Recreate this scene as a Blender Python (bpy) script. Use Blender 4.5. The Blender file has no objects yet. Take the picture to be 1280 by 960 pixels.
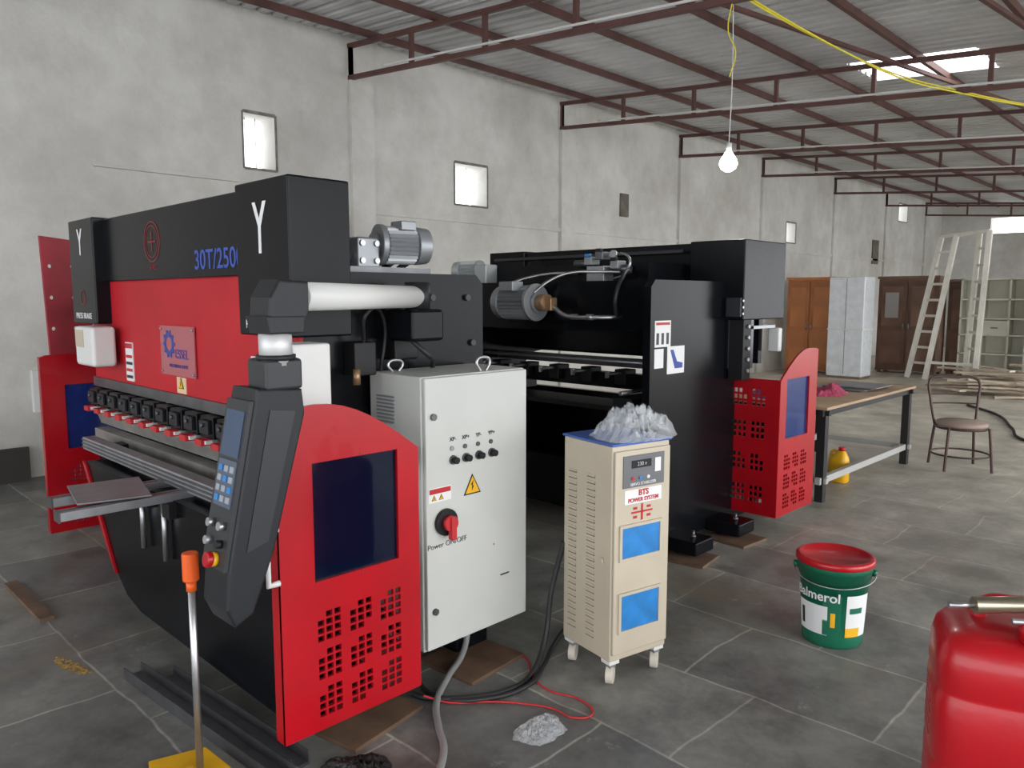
import bpy, math, random
from mathutils import Vector, Matrix, noise
random.seed(4)
SC=bpy.context.scene
COL=SC.collection
pi=math.pi

# ---------------- materials ----------------
MATS={}
def mat(name,col,rough=0.5,metal=0.0,var=0.0,vscale=6.0,bump=0.0,bscale=80.0,emit=0.0,alpha=1.0,coat=0.0,trans=0.0,spec=0.5):
    if name in MATS: return MATS[name]
    m=bpy.data.materials.new(name); m.use_nodes=True
    nt=m.node_tree; b=nt.nodes["Principled BSDF"]
    b.inputs["Base Color"].default_value=(*col,1)
    b.inputs["Roughness"].default_value=rough
    b.inputs["Metallic"].default_value=metal
    b.inputs["Alpha"].default_value=alpha
    b.inputs["Coat Weight"].default_value=coat
    b.inputs["Transmission Weight"].default_value=trans
    b.inputs["Specular IOR Level"].default_value=spec
    if emit>0:
        b.inputs["Emission Color"].default_value=(*col,1); b.inputs["Emission Strength"].default_value=emit
    tc=nt.nodes.new("ShaderNodeTexCoord")
    if var>0:
        n=nt.nodes.new("ShaderNodeTexNoise"); n.inputs["Scale"].default_value=vscale; n.inputs["Detail"].default_value=6
        nt.links.new(tc.outputs["Object"],n.inputs["Vector"])
        r=nt.nodes.new("ShaderNodeValToRGB")
        r.color_ramp.elements[0].position=0.3; r.color_ramp.elements[1].position=0.7
        r.color_ramp.elements[0].color=(*[c*(1-var) for c in col],1)
        r.color_ramp.elements[1].color=(*[min(1,c*(1+var)) for c in col],1)
        nt.links.new(n.outputs["Fac"],r.inputs["Fac"]); nt.links.new(r.outputs["Color"],b.inputs["Base Color"])
    if bump>0:
        n2=nt.nodes.new("ShaderNodeTexNoise"); n2.inputs["Scale"].default_value=bscale; n2.inputs["Detail"].default_value=4
        nt.links.new(tc.outputs["Object"],n2.inputs["Vector"])
        bp=nt.nodes.new("ShaderNodeBump"); bp.inputs["Strength"].default_value=bump; bp.inputs["Distance"].default_value=0.01
        nt.links.new(n2.outputs["Fac"],bp.inputs["Height"]); nt.links.new(bp.outputs["Normal"],b.inputs["Normal"])
    MATS[name]=m; return m

BLACK=mat("black_paint",(0.0045,0.005,0.0065),0.22,var=0.3,vscale=3,bump=0.045,bscale=180,spec=0.15)
BLACKR=mat("black_rough",(0.010,0.010,0.011),0.5,spec=0.3)
DARK=mat("dark_plastic",(0.016,0.017,0.020),0.42,bump=0.08,bscale=300,spec=0.28)
DARK2=mat("dark_plastic_light",(0.026,0.028,0.032),0.4,spec=0.35)
RED=mat("red_paint",(0.38,0.004,0.010),0.3,var=0.12,vscale=3,bump=0.04,bscale=200,coat=0.25,spec=0.3)
REDS=mat("red_sheet",(0.43,0.009,0.017),0.5,var=0.12,vscale=2.5,spec=0.3)
REDD=mat("red_dark",(0.28,0.018,0.028),0.6,var=0.3,vscale=4)
CABW=mat("cabinet_grey_white",(0.52,0.53,0.50),0.5,var=0.05,vscale=3,bump=0.12,bscale=260)
BEIGE=mat("stabilizer_beige",(0.49,0.43,0.33),0.45,var=0.06,vscale=5)
WHITE=mat("white_paint",(0.66,0.66,0.64),0.45)
WHITEP=mat("white_print",(0.72,0.72,0.72),0.6)
STEEL=mat("steel",(0.45,0.45,0.46),0.35,metal=0.9,var=0.2,vscale=10)
ALU=mat("aluminium",(0.38,0.39,0.41),0.42,metal=0.75,var=0.15,vscale=12)
STEELD=mat("dark_steel",(0.14,0.14,0.15),0.4,metal=0.8,var=0.25,vscale=8)
GREYM=mat("motor_grey",(0.29,0.305,0.32),0.42,metal=0.5)
BLUEP=mat("blue_print",(0.02,0.05,0.28),0.5)
BLUEF=mat("blue_film",(0.02,0.19,0.5),0.35,var=0.2,vscale=12)
NAVY=mat("blue_tinted_acrylic",(0.002,0.005,0.02),0.05,alpha=0.88,spec=0.3)
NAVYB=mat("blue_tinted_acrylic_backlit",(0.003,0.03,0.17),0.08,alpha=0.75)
YEL=mat("yellow_paint",(0.75,0.40,0.01),0.45,var=0.15,vscale=6)
ORG=mat("orange_plastic",(0.8,0.11,0.01),0.4)
REDP=mat("red_plastic",(0.42,0.006,0.012),0.3,var=0.1,vscale=5,bump=0.1,bscale=30,coat=0.15,spec=0.4)
RUST=mat("rust_red_steel",(0.10,0.042,0.035),0.6,var=0.35,vscale=3)
WOODP=mat("plywood",(0.12,0.07,0.042),0.7,var=0.35,vscale=8)
RUBBER=mat("rubber",(0.012,0.012,0.013),0.55)
PRINTR=mat("red_print",(0.45,0.015,0.02),0.5)
BRONZE=mat("bronze",(0.35,0.22,0.12),0.4,metal=0.6)

# ---------------- helpers ----------------
def group(name):
    e=bpy.data.objects.new(name,None); e.empty_display_size=0.1; COL.objects.link(e); return e
def link(me,name,m,parent,mw=None,smooth=False):
    o=bpy.data.objects.new(name,me); COL.objects.link(o)
    if m is not None:
        me.materials.clear(); me.materials.append(m)
    if smooth:
        for p in me.polygons: p.use_smooth=True
    if mw is not None: o.matrix_world=mw
    if parent is not None: o.parent=parent
    return o
def bev(o,w,seg=2):
    md=o.modifiers.new("bevel","BEVEL"); md.width=w; md.segments=seg; md.limit_method='ANGLE'; md.angle_limit=0.6
    md.harden_normals=True
    for p in o.data.polygons: p.use_smooth=True
    return o
def mesh(verts,faces,name="m"):
    me=bpy.data.meshes.new(name); me.from_pydata(verts,[],faces); me.update(); return me
def box(parent,name,x0,x1,y0,y1,z0,z1,m,b=0.0,mw=None):
    if x0>x1:x0,x1=x1,x0
    if y0>y1:y0,y1=y1,y0
    cx,cy,cz=(x0+x1)/2,(y0+y1)/2,(z0+z1)/2
    hx,hy,hz=(x1-x0)/2,(y1-y0)/2,(z1-z0)/2
    v=[(sx*hx,sy*hy,sz*hz) for sx in(-1,1) for sy in(-1,1) for sz in(-1,1)]
    f=[(0,1,3,2),(4,6,7,5),(0,4,5,1),(2,3,7,6),(0,2,6,4),(1,5,7,3)]
    M=Matrix.Translation((cx,cy,cz))
    if mw is not None: M=mw@M
    o=link(mesh(v,f),name,m,parent,M)
    if b>0: bev(o,b)
    return o
def frame(p1,p2):
    d=(Vector(p2)-Vector(p1)); L=d.length; z=d.normalized()
    a=Vector((0,0,1)) if abs(z.z)<0.95 else Vector((0,1,0))
    x=a.cross(z).normalized(); y=z.cross(x)
    M=Matrix(((x.x,y.x,z.x,p1[0]),(x.y,y.y,z.y,p1[1]),(x.z,y.z,z.z,p1[2]),(0,0,0,1)))
    return M,L
def cyl(parent,name,p1,p2,r,m,r2=None,seg=24,b=0.0,mw=None):
    if r2 is None:r2=r
    M,L=frame(p1,p2); v=[];f=[]
    for i in range(seg):
        a=2*pi*i/seg; v.append((r*math.cos(a),r*math.sin(a),0))
    for i in range(seg):
        a=2*pi*i/seg; v.append((r2*math.cos(a),r2*math.sin(a),L))
    for i in range(seg): j=(i+1)%seg; f.append((i,j,seg+j,seg+i))
    f.append(tuple(range(seg-1,-1,-1))); f.append(tuple(range(seg,2*seg)))
    if mw is not None: M=mw@M
    o=link(mesh(v,f),name,m,parent,M)
    if b>0: bev(o,b)
    else:
        for p in o.data.polygons: p.use_smooth=len(p.vertices)==4
    return o
def bar(parent,name,p1,p2,w,h,m,mw=None):
    M,L=frame(p1,p2)
    v=[(sx*w/2,sy*h/2,z) for z in(0,L) for sx,sy in((-1,-1),(1,-1),(1,1),(-1,1))]
    f=[(0,3,2,1),(4,5,6,7),(0,1,5,4),(1,2,6,5),(2,3,7,6),(3,0,4,7)]
    if mw is not None: M=mw@M
    return link(mesh(v,f),name,m,parent,M)
def lathe(parent,name,prof,center,m,seg=40,sx=1,sy=1,mw=None,smooth=True):
    v=[];f=[]
    for (r,z) in prof:
        for i in range(seg):
            a=2*pi*i/seg; v.append((r*sx*math.cos(a),r*sy*math.sin(a),z))
    n=len(prof)
    for k in range(n-1):
        for i in range(seg):
            j=(i+1)%seg; f.append((k*seg+i,k*seg+j,(k+1)*seg+j,(k+1)*seg+i))
    f.append(tuple(range(seg-1,-1,-1))); f.append(tuple(range((n-1)*seg,n*seg)))
    M=Matrix.Translation(center)
    if mw is not None: M=mw@M
    o=link(mesh(v,f),name,m,parent,M)
    if smooth:
        for p in o.data.polygons: p.use_smooth=len(p.vertices)==4
    return o
def curve_to_mesh(cu,M):
    o=bpy.data.objects.new("tmp",cu); COL.objects.link(o)
    dg=bpy.context.evaluated_depsgraph_get(); dg.update()
    me=bpy.data.meshes.new_from_object(o.evaluated_get(dg))
    bpy.data.objects.remove(o)
    return me
def PM(plane,c,off=(0,0)):
    if plane=='x': return Matrix(((0,0,1,c),(1,0,0,off[0]),(0,1,0,off[1]),(0,0,0,1)))
    if plane=='y': return Matrix(((1,0,0,off[0]),(0,0,-1,c),(0,1,0,off[1]),(0,0,0,1)))
    return Matrix(((1,0,0,off[0]),(0,1,0,off[1]),(0,0,1,c),(0,0,0,1)))
def plate(parent,name,outline,holes,plane,c,th,m,mw=None,bevel=0.0):
    cu=bpy.data.curves.new(name,'CURVE'); cu.dimensions='2D'; cu.fill_mode='BOTH'; cu.extrude=th/2
    for pts in [outline]+list(holes):
        s=cu.splines.new('POLY'); s.points.add(len(pts)-1)
        for i,p in enumerate(pts): s.points[i].co=(p[0],p[1],0,1)
        s.use_cyclic_u=True
    if bevel>0: cu.bevel_depth=bevel; cu.bevel_resolution=2; cu.offset=-bevel
    me=curve_to_mesh(cu,None)
    M=PM(plane,c)
    if mw is not None: M=mw@M
    o=link(me,name,m,parent,M)
    for p in me.polygons: p.use_smooth=False
    return o
def tube(parent,name,pts,r,m,bez=True,res=8,mw=None):
    cu=bpy.data.curves.new(name,'CURVE'); cu.dimensions='3D'; cu.bevel_depth=r; cu.bevel_resolution=3; cu.use_fill_caps=True
    cu.resolution_u=res
    if bez:
        s=cu.splines.new('BEZIER'); s.bezier_points.add(len(pts)-1)
        for i,p in enumerate(pts):
            b=s.bezier_points[i]; b.co=p; b.handle_left_type='AUTO'; b.handle_right_type='AUTO'
    else:
        s=cu.splines.new('POLY'); s.points.add(len(pts)-1)
        for i,p in enumerate(pts): s.points[i].co=(*p,1)
    me=curve_to_mesh(cu,None)
    return link(me,name,m,parent,mw if mw is not None else Matrix.Identity(4),smooth=True)
def text(parent,name,s,size,plane,c,off,m,align='CENTER',mw=None,bold=0.0,sx=1.0):
    cu=bpy.data.curves.new(name,'FONT'); cu.body=s; cu.size=size; cu.extrude=0.0008; cu.align_x=align; cu.align_y='CENTER'
    cu.offset=bold
    me=curve_to_mesh(cu,None)
    M=PM(plane,c,off)@Matrix.Diagonal((sx,1,1,1))
    if mw is not None: M=mw@M
    return link(me,name,m,parent,M)
def rect(a0,a1,b0,b1): return [(a0,b0),(a1,b0),(a1,b1),(a0,b1)]
def tri_sign(parent,name,plane,c,a,b,s,mw=None):
    sg=1 if plane=='x' else -1
    plate(parent,name+"_edge",[(a-s,b-s*.8),(a+s,b-s*.8),(a,b+s)],[],plane,c,0.002,BLACKR,mw)
    k=.82
    plate(parent,name+"_face",[(a-s*k,b-s*.68),(a+s*k,b-s*.68),(a,b+s*k*.95)],[],plane,c+0.001*sg,0.002,YEL,mw)
    plate(parent,name+"_bolt",[(a-s*.1,b-s*.5),(a+s*.15,b-s*.05),(a,b-s*.05),(a+s*.08,b+s*.45),(a-s*.2,b+.02*s),(a-s*.05,b+.02*s)],[],plane,c+0.002*sg,0.002,BLACKR,mw)

# ---------------- camera ----------------
p=math.atan(108/960); yaw=math.radians(44.5)
s,c=math.sin(yaw),math.cos(yaw)
F=Vector((-s*math.cos(p),c*math.cos(p),-math.sin(p))); R=Vector((c,s,0)); U=R.cross(F)
cam=bpy.data.cameras.new("camera"); cam.sensor_width=36; cam.lens=27; cam.clip_start=0.05; cam.clip_end=200
co=bpy.data.objects.new("camera",cam); COL.objects.link(co)
co.matrix_world=Matrix(((R.x,U.x,-F.x,0),(R.y,U.y,-F.y,0),(R.z,U.z,-F.z,1.5),(0,0,0,1)))
SC.camera=co

# ---------------- room ----------------
def ramp(nt,src,p0,c0,p1,c1):
    r=nt.nodes.new("ShaderNodeValToRGB"); e=r.color_ramp.elements
    e[0].position=p0; e[0].color=(*c0,1); e[1].position=p1; e[1].color=(*c1,1)
    nt.links.new(src,r.inputs["Fac"]); return r.outputs["Color"]
def noise_n(nt,vec,scale,detail,rough):
    n=nt.nodes.new("ShaderNodeTexNoise"); n.inputs["Scale"].default_value=scale; n.inputs["Detail"].default_value=detail; n.inputs["Roughness"].default_value=rough
    nt.links.new(vec,n.inputs["Vector"]); return n.outputs["Fac"]
def mixc(nt,a,b,fac,mode='MIX'):
    mx=nt.nodes.new("ShaderNodeMix"); mx.data_type='RGBA'; mx.blend_type=mode
    for sock,val in ((mx.inputs[0],fac),(mx.inputs[6],a),(mx.inputs[7],b)):
        if isinstance(val,(int,float)): sock.default_value=val
        elif isinstance(val,tuple): sock.default_value=(*val,1)
        else: nt.links.new(val,sock)
    return mx.outputs[2]
def wall_mat():
    m=bpy.data.materials.new("plaster_wall"); m.use_nodes=True; nt=m.node_tree; b=nt.nodes["Principled BSDF"]; b.inputs["Roughness"].default_value=0.9
    geo=nt.nodes.new("ShaderNodeNewGeometry"); V=geo.outputs["Position"]
    base=ramp(nt,noise_n(nt,V,0.55,12,0.62),0.34,(0.50,0.48,0.445),0.62,(0.68,0.67,0.635))
    mp=nt.nodes.new("ShaderNodeMapping"); mp.inputs["Scale"].default_value=(1,0.8,0.8); nt.links.new(V,mp.inputs["Vector"])
    st=ramp(nt,noise_n(nt,mp.outputs["Vector"],3.2,12,0.7),0.32,(0.86,0.85,0.83),0.58,(1,1,1))
    c1=mixc(nt,base,st,1.0,'MULTIPLY')
    spots=ramp(nt,noise_n(nt,V,1.5,13,0.78),0.60,(0,0,0),0.72,(0.6,0.6,0.6))
    c2=mixc(nt,c1,(0.40,0.35,0.29),spots)
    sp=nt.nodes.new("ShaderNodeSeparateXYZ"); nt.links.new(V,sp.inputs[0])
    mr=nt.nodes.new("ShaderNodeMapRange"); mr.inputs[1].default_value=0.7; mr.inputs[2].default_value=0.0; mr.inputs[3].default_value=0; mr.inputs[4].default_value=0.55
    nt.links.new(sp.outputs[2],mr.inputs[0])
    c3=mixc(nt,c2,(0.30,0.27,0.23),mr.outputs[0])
    nt.links.new(c3,b.inputs["Base Color"])
    bp=nt.nodes.new("ShaderNodeBump"); bp.inputs["Strength"].default_value=0.35; bp.inputs["Distance"].default_value=0.025
    nt.links.new(noise_n(nt,V,5,9,0.55),bp.inputs["Height"]); nt.links.new(bp.outputs["Normal"],b.inputs["Normal"])
    return m
def floor_mat():
    m=bpy.data.materials.new("stone_slab_floor"); m.use_nodes=True; nt=m.node_tree; b=nt.nodes["Principled BSDF"]
    tc=nt.nodes.new("ShaderNodeTexCoord"); L=nt.links.new; V=tc.outputs["Object"]
    nd=nt.nodes.new("ShaderNodeTexNoise"); nd.inputs["Scale"].default_value=1.6; nd.inputs["Detail"].default_value=3
    L(V,nd.inputs["Vector"])
    va=nt.nodes.new("ShaderNodeVectorMath"); va.operation='MULTIPLY_ADD'; va.inputs[1].default_value=(0.11,0.11,0)
    L(nd.outputs["Color"],va.inputs[0]); L(V,va.inputs[2])
    br=nt.nodes.new("ShaderNodeTexBrick"); br.inputs["Scale"].default_value=1.0; br.offset=0.4
    br.inputs["Brick Width"].default_value=0.74; br.inputs["Row Height"].default_value=0.56; br.inputs["Mortar Size"].default_value=0.008; br.inputs["Mortar Smooth"].default_value=0.9
    br.inputs["Color1"].default_value=(0.125,0.13,0.132,1); br.inputs["Color2"].default_value=(0.215,0.215,0.205,1); br.inputs["Mortar"].default_value=(0.36,0.35,0.32,1)
    L(va.outputs[0],br.inputs["Vector"])
    nf=noise_n(nt,V,2.2,13,0.75)
    r=ramp(nt,nf,0.34,(0.42,0.42,0.41),0.66,(1.5,1.46,1.38))
    c1=mixc(nt,br.outputs["Color"],r,1.0,'MULTIPLY')
    st=ramp(nt,noise_n(nt,V,0.9,10,0.68),0.53,(0,0,0),0.66,(0.7,0.7,0.7))
    c1=mixc(nt,c1,(0.19,0.145,0.10),st)
    oil=ramp(nt,noise_n(nt,V,1.3,8,0.6),0.32,(0.8,0.8,0.8),0.42,(0,0,0))
    c1=mixc(nt,c1,(0.045,0.045,0.044),oil)
    sp2=ramp(nt,noise_n(nt,V,7,12,0.75),0.61,(0,0,0),0.70,(0.55,0.55,0.55))
    c1=mixc(nt,c1,(0.38,0.37,0.34),sp2)
    sp=nt.nodes.new("ShaderNodeSeparateXYZ"); L(V,sp.inputs[0])
    # object origin is the slab centre (y=10.5)
    mr=nt.nodes.new("ShaderNodeMapRange"); mr.inputs[1].default_value=-7.5; mr.inputs[2].default_value=-1; mr.inputs[3].default_value=0; mr.inputs[4].default_value=0.85
    L(sp.outputs[1],mr.inputs[0])
    daylit=mixc(nt,(0.62,0.58,0.50),r,0.7,'MULTIPLY')  # daylight and sheen on the far floor, put into the slab colour
    c2=mixc(nt,c1,daylit,mr.outputs[0])
    L(c2,b.inputs["Base Color"])
    rr=nt.nodes.new("ShaderNodeMapRange"); rr.inputs[1].default_value=0.3; rr.inputs[2].default_value=0.7; rr.inputs[3].default_value=0.32; rr.inputs[4].default_value=0.66
    L(nf,rr.inputs[0]); L(rr.outputs[0],b.inputs["Roughness"])
    bp=nt.nodes.new("ShaderNodeBump"); bp.inputs["Strength"].default_value=0.3; bp.inputs["Distance"].default_value=0.01
    L(nf,bp.inputs["Height"]); L(bp.outputs["Normal"],b.inputs["Normal"])
    return m
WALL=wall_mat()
box(None,"floor",-7.5,8,-6,27,-0.1,0,floor_mat())
wins=[(3.68,4.02,2.78,3.30),(6.42,6.97,2.66,3.15),(15.55,16.0,2.65,3.05),(22.2,22.9,3.55,4.0)]
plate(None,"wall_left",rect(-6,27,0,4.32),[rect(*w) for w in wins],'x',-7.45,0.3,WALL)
DKW=mat("raw_cement",(0.18,0.165,0.15),0.9,var=0.4,vscale=10)
for i,w in enumerate(wins):
    g=group("window_%d"%(i+1))
    y0,y1,z0,z1=w
    k=0.016
    for nm,a in (("jamb_a",(y0-k,y0,z0-k,z1+k)),("jamb_b",(y1,y1+k,z0-k,z1+k)),("head",(y0,y1,z1,z1+k*1.8)),("sill",(y0,y1,z0-k*1.5,z0))):
        box(g,nm,-7.31,-7.292,a[0],a[1],a[2],a[3],DKW)
    for j in range(1,3):
        yy=y0+(y1-y0)*j/3; cyl(g,"grille_%d"%j,(-7.5,yy,z0),(-7.5,yy,z1),0.005,STEEL,seg=8)
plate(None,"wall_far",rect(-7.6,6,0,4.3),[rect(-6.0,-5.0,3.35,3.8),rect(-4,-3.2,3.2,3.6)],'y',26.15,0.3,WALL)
def rz(x): return 4.28-0.08*(x+7.3)
XR=4.2
tr=[1.55,4.92,8.4,11.45,14.4,17.9,21.2,24.4]
for i,y in enumerate(tr):
    if i==0: continue
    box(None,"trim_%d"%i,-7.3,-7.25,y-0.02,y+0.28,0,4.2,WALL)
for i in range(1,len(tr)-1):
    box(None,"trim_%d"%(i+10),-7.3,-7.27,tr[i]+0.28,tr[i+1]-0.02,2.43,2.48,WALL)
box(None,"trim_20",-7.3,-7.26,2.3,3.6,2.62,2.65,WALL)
ROOF=mat("galvanised_roof",(0.56,0.56,0.56),0.5,metal=0.2,var=0.2,vscale=1.2)
def roof(name,x0,x1,y0,y1,m,parent):
    ys=[];pitch=0.16;y=y0;zz=[]
    pr=[(0,0),(0.04,0),(0.06,0.035),(0.10,0.035),(0.12,0)]
    while y<y1-1e-6:
        for a,h in pr:
            if y+a<=y1: ys.append(y+a); zz.append(h)
        y+=pitch
    ys.append(y1); zz.append(0)
    v=[];f=[]
    for yy,h in zip(ys,zz):
        v.append((x0,yy,rz(x0)+h)); v.append((x1,yy,rz(x1)+h))
    for i in range(len(ys)-1): f.append((2*i,2*i+1,2*i+3,2*i+2))
    return link(mesh(v,f),name,m,parent)
rg=group("ceiling")
sa,sb=8.55,9.45
roof("roof_sheet_a",-7.6,XR,-6,sa,ROOF,rg)
roof("roof_sheet_b",-7.6,-3.42,sa,sb,ROOF,rg)
roof("roof_sheet_c",-2.2,XR,sa,sb,ROOF,rg)
roof("roof_sheet_d",-7.6,XR,sb,13.2,ROOF,rg)
roof("roof_sheet_e",-7.6,-2.2,13.2,14.16,ROOF,rg)
roof("roof_sheet_f",-1.0,XR,13.2,14.16,ROOF,rg)
roof("roof_sheet_g",-7.6,XR,14.16,27,ROOF,rg)
for i in range(11):
    x=-6.9+i*1.05
    box(rg,"purlin_%d"%i,x,x+0.04,-6,27,rz(x)-0.07,rz(x)-0.005,RUST)
for k,y in enumerate(tr):
    g=group("roof_truss")
    zb=lambda x: rz(x)-0.42
    zt=lambda x: rz(x)-0.09
    bar(g,"bottom_chord",(-7.3,y,zb(-7.3)),(XR,y,zb(XR)),0.045,0.045,RUST)
    bar(g,"top_chord",(-7.3,y,zt(-7.3)),(XR,y,zt(XR)),0.045,0.045,RUST)
    for j in range(11):
        x=-7.27+j*1.05
        bar(g,"post_%d"%j,(x,y,zb(x)),(x,y,zt(x)),0.04,0.04,RUST)
    if k in (1,2,3,4):
        tube(g,"conduit",[(-6.6,y-0.05,zb(-6.6)+0.04),(-3,y-0.05,zb(-3)+0.035),(4,y-0.05,zb(4)+0.04)],0.011,WHITE,bez=False)
g=group("roof_bracing")
bar(g,"brace_1",(-3.5,4.92,rz(-3.5)-0.12),(-2.2,11.45,rz(-2.2)-0.12),0.035,0.035,RUST)
bar(g,"brace_2",(-1.9,4.92,rz(-1.9)-0.12),(-1.2,11.45,rz(-1.2)-0.12),0.035,0.035,RUST)
g=group("hanging_light_bulb")
bx,by=-2.76,4.95
tube(g,"wire",[(bx,by,3.5),(bx+0.01,by,3.0),(bx,by,2.56)],0.003,WHITE)
cyl(g,"socket",(bx,by,2.50),(bx,by,2.56),0.02,WHITE)
BULB=mat("lit_bulb",(1,0.98,0.95),0.3,emit=20)
lathe(g,"glass",[(0.018,0.12),(0.03,0.10),(0.055,0.06),(0.062,0.03),(0.05,0.0),(0.02,-0.02)],(bx,by,2.39),BULB)
lo=bpy.data.lights.new("bulb_light",'POINT'); lo.energy=14; lo.shadow_soft_size=0.06
l=bpy.data.objects.new("bulb_light",lo); COL.objects.link(l); l.location=(bx,by,2.33); l.parent=g
g=group("yellow_electric_cable")
YC=mat("yellow_cable",(0.75,0.65,0.03),0.5)
tube(g,"strand_1",[(-2.8,4.6,3.6),(-2.71,5.3,3.52),(-2.6,6.4,3.46),(-2.5,7.4,3.45),(-2.3,8.4,3.47),(-1.98,9.5,3.48),(-1.2,11.45,3.5)],0.007,YC,res=20)
tube(g,"strand_2",[(-2.8,4.6,3.62),(-2.70,5.3,3.53),(-2.57,6.4,3.44),(-2.46,7.4,3.41),(-2.25,8.4,3.43),(-1.9,9.5,3.44),(-1.0,11.45,3.48)],0.007,YC,res=20)
tube(g,"hanging_tail",[(-2.75,4.93,3.52),(-2.78,4.93,3.3),(-2.72,4.93,3.15),(-2.76,4.93,3.0)],0.004,YC)

# ---------------- press brakes ----------------
def door(parent,x,y0,sy,label,wm):
    Y=lambda d:y0+sy*d
    out=[(0,0.10),(0.54,0.10),(0.54,0.98)]
    for i in range(0,9):
        t=i/8; out.append((0.54-0.40*t,0.98+0.19*math.sin(t*pi/2)))
    out+= [(0.03,1.165),(0,1.155)]
    holes=[[(0.12,0.60),(0.45,0.60),(0.45,0.985),(0.12,0.985)]]
    for gy in range(3):
        for gz in range(3):
            for i in range(3):
                for j in range(4):
                    if (j==3 and i==0) or (j==0 and i==2 and gy==1): continue
                    a=0.125+gy*0.122+i*0.031; b=0.145+gz*0.127+j*0.026
                    holes.append(rect(a,a+0.023,b,b+0.019))
    plate(parent,label+"_panel",[(Y(a),b) for a,b in out],[[(Y(a),b) for a,b in h] for h in holes],'x',x,0.012,RED)
    box(parent,label+"_window",x-0.012,x-0.007,Y(0.105),Y(0.465),0.585,1.0,wm)
    box(parent,label+"_rear_flange",x-0.03,x+0.004,Y(0.53),Y(0.542),0.10,0.98,RED)
    box(parent,label+"_front_flange",x-0.05,x+0.004,Y(0.0),Y(0.012),0.10,1.155,RED)
    for k,(a,b) in enumerate([(0.30,0.605),(0.30,0.98)]):
        cyl(parent,label+"_rivet_%d"%k,(x-0.008,Y(a),b+(0.012 if k else -0.018)),(x+0.009,Y(a),b+(0.012 if k else -0.018)),0.004,REDD,seg=10)

def press_basics(g,yf,sy,D,xa,xb,top=1.9,cov_d=0.25):
    Y=lambda d:yf+sy*d
    for nm,x in (("far",xa+0.25),("near",xb-0.15)):
        out=[(0.15,0.04),(D,0.04),(D,1.56),(D-0.04,1.6),(0.13,1.6),(0.13,1.08),(0.36,1.05),(0.42,0.98),(0.42,0.85),(0.36,0.78),(0.15,0.74)]
        plate(g,nm+"_side_frame",[(Y(a),b) for a,b in out],[],'x',x,0.05,BLACK)
    box(g,"ram_backplate",xa+0.1,xb-0.1,Y(0.10),Y(0.15),1.06,1.85,BLACK)
    box(g,"bed_plate",xa+0.1,xb-0.1,Y(0.06),Y(0.12),0.1,0.70,BLACK)
    for nm,x0,x1 in (("far",xa,xa+0.39),("near",xb-0.39,xb)):
        box(g,nm+"_cylinder_cover",x0,x1,Y(0),Y(cov_d),1.36,top,BLACK,b=0.008)
    box(g,"ram_cover_beam",xa+0.3,xb-0.3,Y(0.05),Y(cov_d-0.02),1.585,top-0.01,BLACK,b=0.006)

# ---- machine in front ----
m1=group("press_brake_machine")
press_basics(m1,1.37,1,1.03,-4.82,-2.42,top=1.92)
box(m1,"front_sheet",-4.74,-2.5,1.445,1.46,1.055,1.59,REDS)
box(m1,"punch_holder_bar",-4.74,-2.5,1.43,1.5,1.005,1.055,STEELD)
for i in range(14):
    x=-4.68+i*0.16
    box(m1,"clamp_%d"%i,x,x+0.125,1.385,1.45,0.905,1.0,BLACK,b=0.006)
    box(m1,"clamp_front_%d"%i,x+0.02,x+0.105,1.37,1.386,0.925,0.985,DARK,b=0.004)
    cyl(m1,"clamp_screw_%d"%i,(x+0.0625,1.36,0.965),(x+0.0625,1.372,0.965),0.009,STEELD,seg=12)
    box(m1,"clamp_lever_%d"%i,x+0.03,x+0.095,1.345,1.385,0.880,0.907,PRINTR)
    box(m1,"clamp_tag_%d"%i,x+0.098,x+0.113,1.358,1.385,0.888,0.903,WHITE)
PUN=mat("punch_steel",(0.28,0.27,0.25),0.5,metal=0.5,var=0.25,vscale=6)
plate(m1,"punch_tool",[(1.43,0.90),(1.47,0.90),(1.47,0.85),(1.452,0.80),(1.45,0.79),(1.448,0.80),(1.43,0.85)],[],'x',-3.62,2.2,PUN)
for i in range(5): box(m1,"punch_joint_%d"%i,-4.5+i*0.42,-4.495+i*0.42,1.427,1.432,0.85,0.90,BLACKR)
box(m1,"die_block",-4.72,-2.5,1.415,1.485,0.70,0.765,PUN)
box(m1,"die_holder",-4.74,-2.5,1.38,1.50,0.66,0.70,STEELD)
box(m1,"front_rail",-4.45,-2.5,1.27,1.33,0.70,0.765,ALU,b=0.004)
for k in range(3):
    box(m1,"front_rail_groove_%d"%k,-4.45,-2.5,1.266,1.271,0.712+k*0.018,0.720+k*0.018,STEELD)
box(m1,"rail_bracket",-4.3,-4.2,1.33,1.42,0.66,0.74,BLACKR)
low=[(-2.2,0.08),(-3.55,0.08),(-3.72,0.115),(-3.83,0.19),(-3.95,0.36),(-4.2,0.68),(-2.2,0.68)]
plate(m1,"lower_front_panel",low,[],'y',1.28,0.14,BLACK)
plate(m1,"red_edge_strip",[(-3.86,0.21),(-3.83,0.19),(-3.95,0.36),(-4.18,0.66),(-4.23,0.68),(-3.99,0.36)],[],'y',1.205,0.01,RED)
box(m1,"rear_tie_beam",-4.6,-2.6,2.28,2.36,1.25,1.6,BLACK)
box(m1,"top_shelf",-4.6,-2.6,1.6,2.3,1.56,1.6,BLACK)
box(m1,"rear_lower_tie",-4.6,-2.6,2.2,2.26,0.08,0.4,BLACK)
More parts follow.
